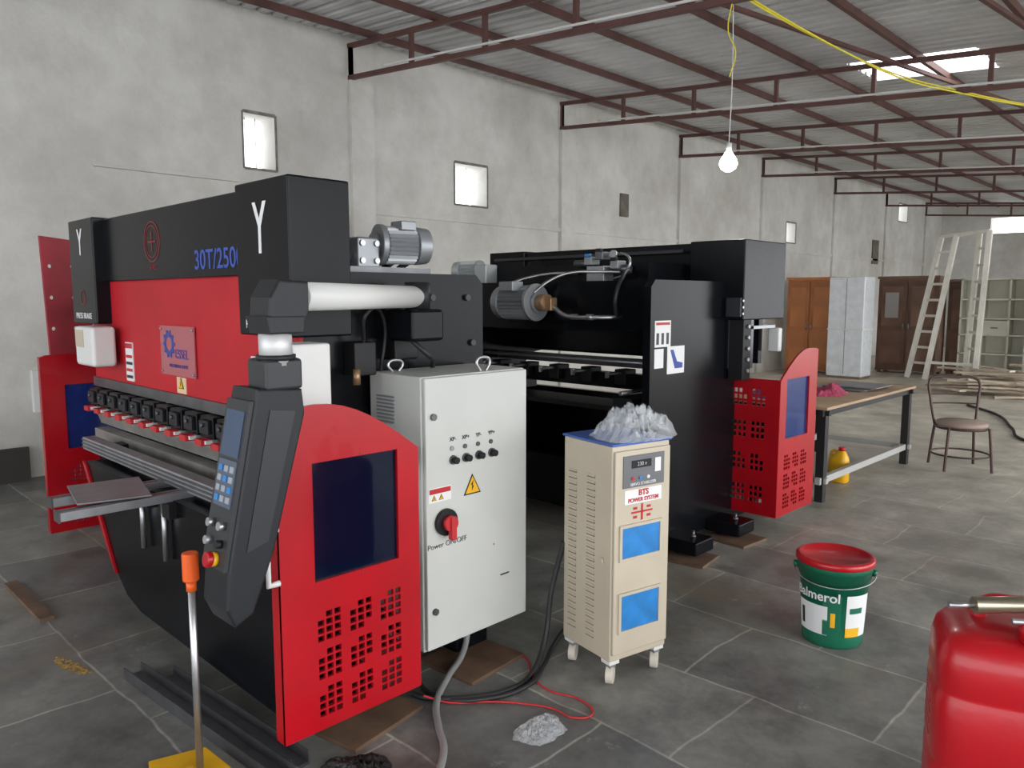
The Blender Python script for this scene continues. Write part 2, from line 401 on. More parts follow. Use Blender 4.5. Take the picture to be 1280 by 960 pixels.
for i,(x,y) in enumerate([(-2.42,1.5),(-2.42,2.1),(-4.57,1.62),(-4.57,2.3)]):
    z0=0.015 if i<2 else 0
    cyl(m1,"leveling_foot_%d"%i,(x,y,z0),(x,y,0.045),0.05,STEELD)
    box(m1,"foot_block_%d"%i,x-0.12,x+0.12,y-0.09,y+0.09,0.03,0.13,BLACK,b=0.008)
door(m1,-2.10,1.12,1,"near_guard",NAVY)
door(m1,-5.08,1.25,1,"far_guard",NAVYB)
for z in (0.3,0.9):
    box(m1,"near_guard_hinge_%d"%int(z*10),-2.42,-2.1,1.6,1.64,z,z+0.04,BLACK)
    box(m1,"far_guard_hinge_%d"%int(z*10),-5.08,-4.6,1.66,1.72,z,z+0.04,BLACK)
box(m1,"near_guard_post",-2.2,-2.13,1.22,1.28,0.09,0.68,BLACK)
tube(m1,"white_handle",[(-2.10,1.12,0.80),(-2.10,1.085,0.80),(-2.10,1.085,0.63),(-2.10,1.12,0.63)],0.010,WHITE,bez=False)
box(m1,"near_light_curtain",-2.44,-2.30,1.31,1.45,0.95,1.345,WHITE,b=0.01)
box(m1,"far_light_curtain",-4.58,-4.30,1.30,1.42,1.14,1.35,WHITE,b=0.02)
box(m1,"far_curtain_label",-4.55,-4.43,1.295,1.301,1.24,1.33,mat("label_tan",(0.5,0.42,0.33),0.6))
cyl(m1,"lifting_hole",(-2.545,1.95,1.48),(-2.53,1.95,1.48),0.03,DARK)
for i,(y,z) in enumerate([(1.72,1.5),(2.3,1.5),(2.33,1.3),(2.1,1.5)]):
    cyl(m1,"frame_bolt_%d"%i,(-2.55,y,z),(-2.53,y,z),0.014,DARK2,seg=12)
box(m1,"limit_switch_box",-2.545,-2.47,1.66,1.76,1.20,1.33,BLACKR,b=0.006)
cyl(m1,"copper_fitting",(-2.46,1.66,1.17),(-2.46,1.66,1.23),0.014,BRONZE)
tube(m1,"sensor_cable",[(-2.47,1.7,1.33),(-2.4,1.68,1.45),(-2.45,1.78,1.42),(-2.5,1.8,1.2)],0.007,RUBBER)
tube(m1,"pendant_cable",[(-2.40,1.87,1.34),(-2.36,1.92,1.28),(-2.42,2.0,1.25),(-2.48,2.05,1.21)],0.010,RUBBER)
text(m1,"letter_near","Y",0.26,'y',1.368,(-2.62,1.74),WHITEP,bold=0.003,sx=0.6)
text(m1,"letter_far","Y",0.20,'y',1.368,(-4.63,1.79),WHITEP,bold=0.002,sx=0.65)
text(m1,"model_text","30T/2500",0.115,'y',1.419,(-3.08,1.655),mat("blue_model_print",(0.03,0.07,0.36),0.5),bold=0.001)  # model lettering in a slightly brighter blue than the other print
text(m1,"press_text_near","PRESS BRAKE",0.045,'y',1.368,(-2.62,1.40),WHITEP)
text(m1,"press_text_far","PRESS BRAKE",0.045,'y',1.368,(-4.63,1.40),WHITEP)
def ring(parent,name,r,w,plane,c,a,b,m):
    n=36
    plate(parent,name,[(a+r*math.cos(2*pi*i/n),b+r*math.sin(2*pi*i/n)) for i in range(n)],[[(a+(r-w)*math.cos(2*pi*i/n),b+(r-w)*math.sin(2*pi*i/n)) for i in range(n)]],plane,c,0.002,m)
EMB=mat("emblem_dark_red",(0.20,0.015,0.02),0.5)
ring(m1,"emblem_ring",0.095,0.006,'y',1.419,-3.76,1.76,EMB)
ring(m1,"emblem_ring_inner",0.075,0.004,'y',1.419,-3.76,1.76,EMB)
box(m1,"emblem_bar_h",-3.805,-3.715,1.4175,1.4195,1.756,1.764,EMB)
box(m1,"emblem_bar_v",-3.764,-3.756,1.4175,1.4195,1.715,1.805,EMB)
text(m1,"emblem_caption","SHREE",0.03,'y',1.419,(-3.76,1.64),EMB)
for nm,x in (("near",-2.62),("far",-4.63)):
    ring(m1,nm+"_small_ring",0.04,0.005,'y',1.369,x,1.50,REDD)
PL=mat("clear_maker_plate",(0.38,0.065,0.085),0.2,coat=0.5)
box(m1,"maker_plate",-3.76,-3.38,1.436,1.442,1.14,1.37,PL)
ring(m1,"maker_gear",0.052,0.018,'y',1.435,-3.66,1.285,BLUEP)
for i in range(10):
    a=2*pi*i/10; box(m1,"gear_tooth_%d"%i,-3.66+0.058*math.cos(a)-0.008,-3.66+0.058*math.cos(a)+0.008,1.434,1.436,1.285+0.058*math.sin(a)-0.008,1.285+0.058*math.sin(a)+0.008,BLUEP)
text(m1,"maker_text","ESSEL",0.062,'y',1.435,(-3.52,1.24),BLUEP)
text(m1,"maker_text_small","MACHINES & TOOLS",0.022,'y',1.435,(-3.56,1.185),BLUEP)
for i,(a,b) in enumerate([(-3.745,1.355),(-3.395,1.355),(-3.745,1.155),(-3.395,1.155)]):
    cyl(m1,"maker_screw_%d"%i,(a,1.43,b),(a,1.437,b),0.006,STEEL,seg=10)
box(m1,"warning_label_sheet",-3.60,-3.50,1.440,1.4445,1.06,1.135,mat("label_yellow",(0.7,0.5,0.3),0.6))
tri_sign(m1,"warning_front",'y',1.438,-3.55,1.105,0.028)
box(m1,"info_label",-4.24,-4.14,1.439,1.4445,1.07,1.27,WHITEP)
box(m1,"info_label_head",-4.235,-4.145,1.437,1.44,1.24,1.265,PRINTR)
for k in range(4): box(m1,"info_label_line_%d"%k,-4.23,-4.15,1.437,1.44,1.085+k*0.035,1.10+k*0.035,PRINTR if k%2 else DARK2)
for k in range(3): box(m1,"side_label_%d"%k,-2.86,-2.82,1.437,1.4445,1.05+k*0.08,1.11+k*0.08,WHITEP)
for i,(x,y0) in enumerate([(-3.15,0.80),(-3.39,0.84)]):
    box(m1,"support_arm_%d"%i,x-0.03,x+0.03,y0,1.30,0.675,0.71,ALU,b=0.003)
    box(m1,"support_arm_slot_%d"%i,x-0.008,x+0.008,y0,1.25,0.708,0.712,STEELD)
    box(m1,"support_arm_end_%d"%i,x-0.032,x+0.032,y0-0.006,y0,0.672,0.713,STEELD)
    cyl(m1,"arm_rod_%d"%i,(x-0.02,1.19,0.42),(x-0.02,1.19,0.675),0.012,STEEL)
    box(m1,"arm_bracket_%d"%i,x-0.05,x+0.06,1.18,1.27,0.61,0.675,BLACKR)
SH=mat("grey_sheet",(0.22,0.21,0.22),0.5,var=0.2)
plate(m1,"sheet_sample",[(-3.5,0.93),(-3.16,0.87),(-3.10,1.12),(-3.46,1.2)],[],'z',0.722,0.006,SH)
box(m1,"electrical_cabinet",-2.52,-2.20,1.76,2.31,0.15,1.21,CABW,b=0.006)
box(m1,"electrical_cabinet_door",-2.20,-2.18,1.765,2.305,0.16,1.205,CABW,b=0.005)
box(m1,"cabinet_bracket",-2.56,-2.50,1.85,2.2,0.2,1.1,BLACK)
for k in range(8): box(m1,"cabinet_vent_%d"%k,-2.47,-2.36,1.755,1.762,1.02+k*0.014,1.027+k*0.014,GREYM)
tube(m1,"cabinet_lift_eye",[(-2.22,2.08,1.21),(-2.22,2.06,1.25),(-2.22,2.1,1.265),(-2.22,2.13,1.25),(-2.22,2.11,1.21)],0.006,STEEL)
tube(m1,"cabinet_lift_eye_2",[(-2.45,1.82,1.21),(-2.45,1.8,1.24),(-2.45,1.84,1.255),(-2.45,1.87,1.24),(-2.45,1.85,1.21)],0.006,STEEL)
X=-2.18
for i,y in enumerate([1.896,1.962,2.03,2.10]):
    cyl(m1,"knob_base_%d"%i,(X,y,0.885),(X+0.008,y,0.885),0.018,STEELD)
    cyl(m1,"knob_%d"%i,(X+0.008,y,0.885),(X+0.028,y,0.885),0.013,BLACKR)
    cyl(m1,"pilot_%d"%i,(X,y-0.005,0.93),(X+0.006,y-0.005,0.93),0.009,STEELD if i else GREYM)
    text(m1,"knob_text_%d"%i,["XP-","XP+","YP-","YP+"][i],0.022,'x',X+0.002,(y,0.965),BLACKR)
for i,z in enumerate([0.31,1.06]):
    cyl(m1,"cabinet_lock_%d"%i,(X,1.80,z),(X+0.01,1.80,z),0.013,STEELD)
tri_sign(m1,"cabinet_warning",'x',X+0.001,1.995,0.77,0.045)
box(m1,"danger_label",X,X+0.002,1.775,1.885,0.735,0.79,WHITEP)
box(m1,"danger_label_head",X,X+0.003,1.778,1.882,0.768,0.787,PRINTR)
tri_sign(m1,"danger_mini",'x',X+0.0025,1.80,0.752,0.012)
tri_sign(m1,"danger_mini2",'x',X+0.0025,1.835,0.752,0.012)
cyl(m1,"main_switch_base",(X,1.853,0.652),(X+0.02,1.853,0.652),0.052,BLACKR,b=0.004)
cyl(m1,"main_switch_hub",(X+0.02,1.853,0.652),(X+0.045,1.853,0.652),0.03,PRINTR)
box(m1,"main_switch_lever",X+0.03,X+0.055,1.843,1.868,0.59,0.68,PRINTR,b=0.004)
text(m1,"handwriting","Power ON/OFF",0.030,'x',X+0.002,(1.865,0.565),BLACKR,bold=-0.0005)
box(m1,"scuff",X,X+0.001,2.15,2.2,0.36,0.366,DARK2)
box(m1,"scuff_2",X,X+0.001,2.11,2.115,0.50,0.506,DARK2)
def motor(parent,pre,c0,ax,r,L,m,nf=28):
    c0=Vector(c0)
    cyl(parent,pre+"_body",c0,c0+ax*L,r*0.86,m)
    side=ax.cross(Vector((0,0,1))).normalized(); up=side.cross(ax)
    v=[];f=[];n=nf*2
    for k,t in enumerate((0.015,L-0.015)):
        for i in range(n):
            a=2*pi*i/n; rr=r*(1.0 if i%2 else 0.86); d=side*math.cos(a)+up*math.sin(a); q=c0+ax*t+d*rr; v.append(tuple(q))
    for i in range(n): j=(i+1)%n; f.append((i,j,n+j,n+i))
    f.append(tuple(range(n-1,-1,-1))); f.append(tuple(range(n,2*n)))
    link(mesh(v,f),pre+"_fins",m,parent)
    cyl(parent,pre+"_flange",c0-ax*0.018,c0+ax*0.006,r*1.08,m,b=0.003)
    cyl(parent,pre+"_fan_cover",c0+ax*(L-0.012),c0+ax*(L+0.05),r*1.02,m,r2=r*0.94,b=0.006)
    cyl(parent,pre+"_shaft_flange",c0-ax*0.04,c0-ax*0.018,r*0.6,m)
ax=Vector((0.25,0.97,0)).normalized()
motor(m1,"top_motor",(-2.69,1.95,1.72),ax,0.08,0.16,GREYM)
box(m1,"top_motor_terminal_box",-2.69,-2.61,2.0,2.08,1.78,1.82,GREYM,b=0.006)
box(m1,"gearbox",-2.76,-2.64,1.80,1.91,1.62,1.745,GREYM,b=0.01)
for i in range(4): cyl(m1,"gearbox_bolt_%d"%i,(-2.65,1.82+0.07*(i%2),1.65+0.07*(i//2)),(-2.63,1.82+0.07*(i%2),1.65+0.07*(i//2)),0.012,STEEL,seg=10)
cyl(m1,"gear_shaft",(-2.70,1.68,1.67),(-2.70,1.80,1.67),0.028,STEEL)
cyl(m1,"gear_coupling",(-2.70,1.72,1.67),(-2.70,1.76,1.67),0.045,STEELD)
box(m1,"gear_base",-2.78,-2.62,1.66,2.16,1.6,1.625,STEELD)
for i in range(2): bar(m1,"motor_cradle_%d"%i,(-2.74,2.0+0.08*i,1.625),(-2.66,2.0+0.08*i,1.66),0.02,0.02,STEELD)
# pendant arm
box(m1,"arm_mount",-2.50,-2.33,1.83,1.99,1.33,1.455,BLACK,b=0.015)
box(m1,"arm_mount_base",-2.55,-2.47,1.85,1.97,1.25,1.45,BLACKR,b=0.01)
cyl(m1,"arm_pivot",(-2.40,1.91,1.45),(-2.40,1.91,1.56),0.05,DARK)
cyl(m1,"arm_tube",(-2.395,1.90,1.503),(-1.99,1.15,1.503),0.042,WHITE)
plate(m1,"arm_elbow",[(1.03,1.43),(1.14,1.43),(1.155,1.46),(1.155,1.545),(1.065,1.55),(1.035,1.50)],[],'x',-1.995,0.10,DARK,bevel=0.008)
plate(m1,"arm_elbow_lower",[(1.03,1.40),(1.135,1.40),(1.14,1.45),(1.02,1.45)],[],'x',-1.995,0.11,DARK,bevel=0.005)
cyl(m1,"pendant_neck",(-2.0,1.08,1.31),(-2.0,1.08,1.42),0.046,mat("neck_grey",(0.55,0.55,0.55),0.4,metal=0.3))
box(m1,"pendant_collar",-2.07,-1.955,1.025,1.14,1.24,1.33,DARK2,b=0.012)
cyl(m1,"pendant_collar_ring",(-2.0,1.08,1.325),(-2.0,1.08,1.34),0.055,DARK)
pend=[(1.0,1.25),(1.138,1.24),(1.145,1.17),(1.035,0.785),(0.965,0.62),(0.912,0.595),(0.888,0.65),(0.898,0.755)]
plate(m1,"pendant_housing",pend,[],'x',-2.035,0.134,DARK,bevel=0.008)
plate(m1,"pendant_side_recess",[(1.035,1.19),(1.112,1.18),(1.015,0.82),(0.95,0.80)],[],'x',-1.959,0.004,DARK2)
a=Vector((0,0.898,0.755)); b_=Vector((0,1.0,1.25)); up=(b_-a).normalized(); nrm=Vector((0,-up.z,up.y))
def PF(u,v,h=0.003):
    q=a+up*v; return Vector((-2.035+u,q.y+nrm.y*h,q.z+nrm.z*h))
def fpanel(nm,u0,u1,v0,v1,h,m):
    P=[PF(u0,v0,-0.002),PF(u1,v0,-0.002),PF(u1,v1,-0.002),PF(u0,v1,-0.002),PF(u0,v0,h),PF(u1,v0,h),PF(u1,v1,h),PF(u0,v1,h)]
    link(mesh([tuple(q) for q in P],[(3,2,1,0),(4,5,6,7),(0,1,5,4),(1,2,6,5),(2,3,7,6),(3,0,4,7)]),nm,m,m1)
fpanel("pendant_bezel",-0.067,0.067,0.0,0.47,0.012,DARK2)
fpanel("pendant_screen",-0.052,0.052,0.31,0.44,0.015,mat("screen_blue",(0.03,0.06,0.12),0.12))
fpanel("pendant_keypad",-0.052,0.052,0.17,0.30,0.015,mat("keypad_grey",(0.07,0.09,0.13),0.4))
KEYW=mat("key_grey",(0.3,0.32,0.35),0.5)
for i in range(3):
    for j in range(4): fpanel("key_%d_%d"%(i,j),-0.043+i*0.033,-0.022+i*0.033,0.183+j*0.028,0.20+j*0.028,0.018,KEYW if (i+j)%3 else BLUEF)
for i,(u,v,mm) in enumerate([(-0.035,0.12,STEEL),(0.03,0.12,STEEL),(-0.035,0.07,ALU),(0.03,0.07,BLACKR)]):
    cyl(m1,"pendant_button_%d"%i,PF(u,v,0.01),PF(u,v,0.03),0.012,mm)
cyl(m1,"estop_collar",PF(0.01,0.025,0.01),PF(0.01,0.025,0.025),0.020,YEL)
cyl(m1,"estop_button",PF(0.01,0.025,0.025),PF(0.01,0.025,0.042),0.022,RED,b=0.005)
GC=mat("grey_conduit",(0.28,0.28,0.28),0.5,metal=0.3)
tube(m1,"flexible_conduit",[(-2.32,2.10,0.17),(-2.27,2.03,0.06),(-2.18,1.86,0.025),(-2.08,1.72,0.016),(-1.95,1.62,0.016),(-1.84,1.55,0.016),(-1.74,1.44,0.016),(-1.62,1.28,0.016)],0.013,GC,res=14)
tube(m1,"power_cable",[(-2.4,1.85,0.16),(-2.24,1.76,0.03),(-2.10,1.76,0.012),(-1.98,1.86,0.012),(-1.93,2.05,0.012),(-2.0,2.22,0.012),(-2.1,2.4,0.012),(-2.3,2.9,0.012)],0.009,RUBBER,res=14)
RW=mat("red_wire",(0.5,0.015,0.02),0.4)
tube(m1,"red_earth_wire",[(-2.13,1.70,0.03),(-2.06,1.76,0.008),(-1.95,1.88,0.006),(-1.86,1.95,0.006),(-1.76,2.00,0.006),(-1.66,2.01,0.006),(-1.63,2.07,0.006),(-1.72,2.12,0.006),(-1.86,2.09,0.006),(-1.98,2.13,0.006),(-2.10,2.22,0.006),(-2.22,2.22,0.006),(-2.33,2.12,0.006)],0.0035,RW,res=16)

# ---- rear machine (turned round) ----
m2=group("press_brake_machine")
press_basics(m2,4.98,-1,1.38,-4.60,-2.33,top=1.86,cov_d=0.56)
door(m2,-2.15,5.12,-1,"near_guard",NAVYB)
hl=[]
for gy in range(3):
    for gz in range(4):
        for i in range(3):
            for j in range(3):
                if (i==2 and j==2 and gz%2): continue
                a0=-2.585+gy*0.125+i*0.033; b0=0.18+gz*0.21+j*0.04
                hl.append(rect(a0,a0+0.024,b0,b0+0.027))
plate(m2,"guard_return_panel",rect(-2.62,-2.15,0.10,0.985),hl,'y',4.585,0.012,RED)
box(m2,"guard_backing",-2.62,-2.57,4.59,4.62,0.1,0.98,BLACK)
box(m2,"rear_tie_plate",-4.4,-2.46,3.66,3.72,1.30,1.6,BLACK)
box(m2,"rear_top_plate",-4.4,-2.46,3.72,4.4,1.57,1.6,BLACK)
box(m2,"rear_top_ledge",-4.38,-2.75,4.0,4.4,1.6,1.72,BLACK)
box(m2,"rear_lower_tie",-4.4,-2.46,3.9,3.96,0.08,0.42,BLACK)
box(m2,"inner_back_sheet",-4.4,-2.46,4.55,4.6,0.1,0.8,BLACK)
box(m2,"inner_upper_sheet",-4.4,-2.46,4.3,4.34,1.12,1.57,BLACK)
box(m2,"backgauge_beam",-4.35,-2.47,4.12,4.20,0.90,1.0,BLACK)
cyl(m2,"backgauge_rod",(-4.35,4.0,1.09),(-2.47,4.0,1.09),0.012,ALU)
box(m2,"backgauge_rail",-4.35,-2.47,4.24,4.29,1.03,1.09,STEELD)
for i in range(6):
    x=-4.2+i*0.29
    box(m2,"gauge_finger_%d"%i,x,x+0.04,3.95,4.2,1.0,1.018,STEELD,b=0.004)
    box(m2,"gauge_block_%d"%i,x-0.02,x+0.07,4.08,4.2,0.93,1.03,BLACKR,b=0.006)
    box(m2,"gauge_tip_%d"%i,x+0.01,x+0.03,3.94,3.96,0.985,1.025,STEEL)
box(m2,"backgauge_table",-4.3,-2.6,3.8,4.1,0.80,0.83,BLACKR)
for i in range(2):
    x=-4.1+i*1.3
    box(m2,"backgauge_slide_%d"%i,x,x+0.14,3.72,4.3,0.83,0.90,DARK)
    cyl(m2,"ball_screw_%d"%i,(x+0.07,3.7,0.93),(x+0.07,4.3,0.93),0.013,STEEL)
for i,(y) in enumerate([3.85,4.35]):
    box(m2,"base_foot_%d"%i,-2.46,-2.22,y-0.1,y+0.1,0.03,0.11,BLACK,b=0.01)
    cyl(m2,"foot_bolt_%d"%i,(-2.3,y,0.11),(-2.3,y,0.15),0.009,STEELD)
    cyl(m2,"foot_nut_%d"%i,(-2.3,y,0.11),(-2.3,y,0.125),0.018,STEELD,seg=6)
    cyl(m2,"leveling_pad_%d"%i,(-2.34,y,0.015),(-2.34,y,0.03),0.05,STEELD)
plate(m2,"front_lower_panel",rect(-4.4,-2.25,0.08,0.68),[],'y',5.1,0.05,BLACK)
box(m2,"near_guide",-2.46,-2.35,4.47,4.6,1.05,1.36,STEELD)
box(m2,"ram_guide",-2.44,-2.34,4.45,4.55,0.98,1.38,BLACKR,b=0.004)
for k in range(5): cyl(m2,"guide_bolt_%d"%k,(-2.34,4.5,1.04+k*0.07),(-2.325,4.5,1.04+k*0.07),0.012,ALU,seg=10)
box(m2,"guide_scale_upper",-2.44,-2.34,4.40,4.44,1.38,1.50,DARK2,b=0.004)
for k in range(3): cyl(m2,"scale_bolt_%d"%k,(-2.34,4.42,1.40+k*0.04),(-2.33,4.42,1.40+k*0.04),0.008,STEEL,seg=10)
box(m2,"white_curtain_box",-2.40,-2.32,4.90,4.95,1.14,1.30,WHITE,b=0.01)
bar(m2,"curtain_bracket",(-2.36,4.5,1.31),(-2.36,4.9,1.31),0.02,0.02,ALU)
SX=-2.33-0.15+0.025
def lab(nm,y0,y1,z0,z1,m,h=0.0): box(m2,nm,SX,SX+0.003+h,y0,y1,z0,z1,m)
lab("label_sheet_1",3.64,3.80,1.22,1.37,WHITEP); 
for k in range(3): lab("label_line_%d"%k,3.655+0.05*k,3.68+0.05*k,1.235,1.30,DARK2,0.001)
lab("label_head",3.65,3.79,1.345,1.36,PRINTR,0.001)
lab("label_sheet_2",3.64,3.73,1.10,1.21,WHITEP); lab("label_sheet_3",3.77,3.95,1.06,1.22,WHITEP)
plate(m2,"label_diagram",[(3.80,1.2),(3.83,1.2),(3.87,1.13),(3.93,1.12),(3.93,1.09),(3.85,1.09)],[],'x',SX+0.004,0.002,BLUEP)
motor(m2,"pump_motor",(-3.27,3.53,1.47),Vector((-1,0,0)),0.108,0.25,GREYM)
box(m2,"pump_motor_terminal_box",-3.46,-3.34,3.40,3.50,1.54,1.60,GREYM,b=0.006)
cyl(m2,"pump_body",(-3.24,3.53,1.47),(-3.16,3.53,1.47),0.05,BRONZE)
box(m2,"pump_port",-3.19,-3.11,3.50,3.56,1.42,1.50,BRONZE,b=0.006)
tube(m2,"delivery_pipe",[(-3.12,3.53,1.45),(-3.04,3.53,1.40),(-2.95,3.53,1.385),(-2.8,3.56,1.385),(-2.74,3.62,1.385),(-2.74,3.66,1.385)],0.013,STEEL)
for i,x in enumerate((-2.98,-2.86)): cyl(m2,"pipe_fitting_%d"%i,(x,3.54,1.386),(x+0.04,3.545,1.386),0.02,STEEL,seg=6)
tube(m2,"pressure_hose",[(-3.25,3.5,1.53),(-3.22,3.6,1.6),(-3.15,3.7,1.65),(-3.0,3.85,1.66),(-2.9,4.0,1.66)],0.009,STEEL)
tube(m2,"pressure_hose_2",[(-2.74,3.66,1.385),(-2.7,3.6,1.5),(-2.72,3.7,1.63),(-2.85,3.95,1.66)],0.012,RUBBER)
tube(m2,"pressure_hose_3",[(-3.3,3.98,1.66),(-3.45,3.9,1.66),(-3.6,3.8,1.63),(-3.65,3.72,1.60)],0.010,STEEL)
box(m2,"oil_tank_bracket",-3.7,-3.1,3.6,3.68,1.3,1.34,BLACK)
box(m2,"valve_block",-3.16,-3.02,3.90,4.03,1.6,1.70,ALU,b=0.004)
for i,(x,z) in enumerate([(-3.19,1.76),(-3.10,1.79),(-2.98,1.73)]):
    box(m2,"solenoid_%d"%i,x,x+0.06,3.91,4.0,z-0.05,z,GREYM if i!=1 else STEELD,b=0.004)
    box(m2,"solenoid_plug_%d"%i,x+0.01,x+0.05,3.90,3.93,z,z+0.02,BLACKR if i else BLUEF,b=0.003)
cyl(m2,"solenoid_stem_1",(-3.3,3.96,1.72),(-3.17,3.96,1.72),0.025,STEELD)
cyl(m2,"solenoid_stem_2",(-2.98,3.96,1.68),(-2.86,3.96,1.68),0.025,STEELD)
cyl(m2,"gauge",(-2.96,3.93,1.77),(-2.96,3.91,1.77),0.025,STEEL)
tube(m2,"valve_pipe",[(-2.98,3.96,1.62),(-2.88,3.93,1.65),(-2.84,3.93,1.72),(-2.9,3.95,1.77),(-3.02,3.96,1.76)],0.008,STEEL)
bar(m2,"top_rail",(-4.5,4.38,1.80),(-2.75,4.38,1.80),0.015,0.02,DARK2)
LGM=mat("light_grey_motor",(0.42,0.44,0.44),0.4,metal=0.3)
motor(m2,"top_motor",(-4.22,3.95,1.70),Vector((-0.9,-0.3,0)).normalized(),0.07,0.16,LGM)
box(m2,"gearbox",-4.2,-4.08,3.88,4.0,1.6,1.74,LGM,b=0.01)

# ---------------- voltage stabilizer ----------------
st=group("voltage_stabilizer_cabinet")
ang=math.radians(-12); W=0.295
S=Matrix.Translation((-1.823,2.45,0))@Matrix.Rotation(ang,4,'Z')@Matrix.Diagonal((1,1,0.99,1))
h=W/2; zb=0.10; zt=0.955
box(st,"body",-h,h,-h,h,zb,zt,BEIGE,b=0.006,mw=S)
box(st,"front_door",h,h+0.012,-h+0.006,h-0.006,zb+0.03,zt-0.02,BEIGE,b=0.004,mw=S)
box(st,"top_lid",-h-0.006,h+0.008,-h-0.006,h+0.006,zt,zt+0.010,mat("blue_lid_film",(0.04,0.10,0.36),0.35),b=0.003,mw=S)
fx=h+0.012
box(st,"display_panel",fx,fx+0.004,-0.105,0.105,0.79,0.915,mat("panel_grey",(0.12,0.125,0.135),0.4),mw=S)
box(st,"display_window",fx+0.004,fx+0.006,-0.065,0.035,0.865,0.895,BLACKR,mw=S)
text(st,"display_digits","230 v",0.022,'x',fx+0.0075,(-0.015,0.88),mat("digits",(0.4,0.42,0.45),0.4),mw=S)
for i in range(3): cyl(st,"panel_button_%d"%i,(fx+0.004,-0.06+i*0.04,0.825),(fx+0.008,-0.06+i*0.04,0.825),0.007,[PRINTR,BLUEF,WHITE][i],mw=S)
box(st,"panel_badge",fx+0.004,fx+0.006,0.055,0.085,0.84,0.895,WHITEP,mw=S)
text(st,"panel_caption","SERVO STABILIZER",0.016,'x',fx+0.0055,(-0.005,0.802),WHITEP,mw=S)
box(st,"name_sticker",fx,fx+0.002,-0.095,0.095,0.725,0.78,WHITEP,mw=S)
text(st,"name_text","BTS",0.032,'x',fx+0.003,(0,0.765),PRINTR,mw=S,bold=0.001)
text(st,"name_text_2","POWER SYSTEM",0.022,'x',fx+0.003,(0,0.738),PRINTR,mw=S,bold=0.0005)
box(st,"red_mark_1",fx,fx+0.0015,-0.06,0.05,0.685,0.692,PRINTR,mw=S)
box(st,"red_mark_2",fx,fx+0.0015,-0.01,0.0,0.655,0.72,PRINTR,mw=S)
for k in range(4): box(st,"red_mark_dot_%d"%k,fx,fx+0.0015,-0.05+(k%2)*0.07,-0.03+(k%2)*0.07,0.665+(k//2)*0.035,0.675+(k//2)*0.035,PRINTR,mw=S)
for i,(z0,z1) in enumerate([(0.515,0.635),(0.225,0.365)]):
    plate(st,"vent_frame_%d"%i,rect(-0.12,0.10,z0-0.012,z1+0.012),[rect(-0.108,0.088,z0,z1)],'x',fx+0.004,0.008,BEIGE,mw=S)
    box(st,"blue_vent_%d"%i,fx,fx+0.003,-0.11,0.09,z0,z1,BLUEF,mw=S)
LVD=mat("louver_shadow_gap",(0.10,0.09,0.07),0.7)
for k in range(26):
    z=0.17+k*0.026
    for q in range(2):
        x0=-0.115+q*0.115
        box(st,"louver_%d_%d"%(k,q),x0,x0+0.05,-h-0.004,-h,z,z+0.009,BEIGE,mw=S)
        box(st,"louver_slot_%d_%d"%(k,q),x0,x0+0.05,-h-0.0015,-h,z-0.005,z,LVD,mw=S)
for i,(x,y) in enumerate([(-h+0.03,-h+0.03),(h-0.03,-h+0.03),(h-0.03,h-0.03),(-h+0.03,h-0.03)]):
    box(st,"caster_plate_%d"%i,x-0.025,x+0.025,y-0.025,y+0.025,0.085,0.10,WHITE,mw=S)
    cyl(st,"caster_wheel_%d"%i,(x-0.012,y-0.01,0.036),(x+0.012,y+0.01,0.036),0.036,mat("caster_white",(0.55,0.5,0.42),0.5),b=0.004,mw=S)
    box(st,"caster_fork_%d"%i,x-0.016,x+0.016,y-0.014,y+0.014,0.066,0.088,STEEL,mw=S)
cyl(st,"side_knob",(h-0.05,-h-0.012,0.5),(h-0.05,-h,0.5),0.012,BEIGE,mw=S)
tube(st,"power_cable",[(-2.0,2.34,0.5),(-2.03,2.30,0.3),(-2.02,2.24,0.08),(-1.98,2.12,0.012),(-1.96,1.98,0.012),(-2.02,1.84,0.012),(-2.14,1.72,0.012),(-2.2,1.70,0.012)],0.011,RUBBER,res=14)

# crumpled soft things
PLA=mat("clear_plastic_film",(0.80,0.83,0.85),0.10,alpha=0.30)
def crumple(name,c,rx,ry,h,m,seed=0,n=80,ridge=0.5,fr=1.0):
    v=[];f=[]
    for i in range(n):
        for j in range(n):
            u=i/(n-1)*2-1; w=j/(n-1)*2-1
            r=max(abs(u),abs(w)); rr=math.sqrt(u*u+w*w) or 1e-6
            uu=u*r/rr; ww=w*r/rr
            th=math.atan2(w,u)
            edge=1+0.30*noise.noise(Vector((math.cos(th)*1.5,math.sin(th)*1.5,seed)))+0.12*noise.noise(Vector((math.cos(th)*5,math.sin(th)*5,seed)))
            big=0.6+0.7*noise.noise(Vector((uu*1.4*fr+seed,ww*1.4*fr,seed)))
            fold=(1-2.4*abs(noise.noise(Vector((uu*3.2*fr+seed,ww*3.2*fr,3)))))*ridge*0.45
            fine=(1-2.4*abs(noise.noise(Vector((uu*8*fr+seed,ww*8*fr,7)))))*ridge*0.22
            z=h*max(0.0,(1-r**3))*max(0.05,big+fold+fine)
            v.append((c[0]+uu*rx*edge,c[1]+ww*ry*edge,c[2]+0.002+z))
    for i in range(n-1):
        for j in range(n-1):
            f.append((i*n+j,(i+1)*n+j,(i+1)*n+j+1,i*n+j+1))
    return link(mesh(v,f),name,m,None,smooth=True)
crumple("plastic_bag",(-1.77,2.50,0.956),0.15,0.18,0.08,PLA,seed=3,ridge=1.3,fr=1.5)
crumple("plastic_wrapper",(-1.70,1.87,0.0),0.08,0.10,0.022,PLA,seed=8,ridge=1.4,fr=1.6)

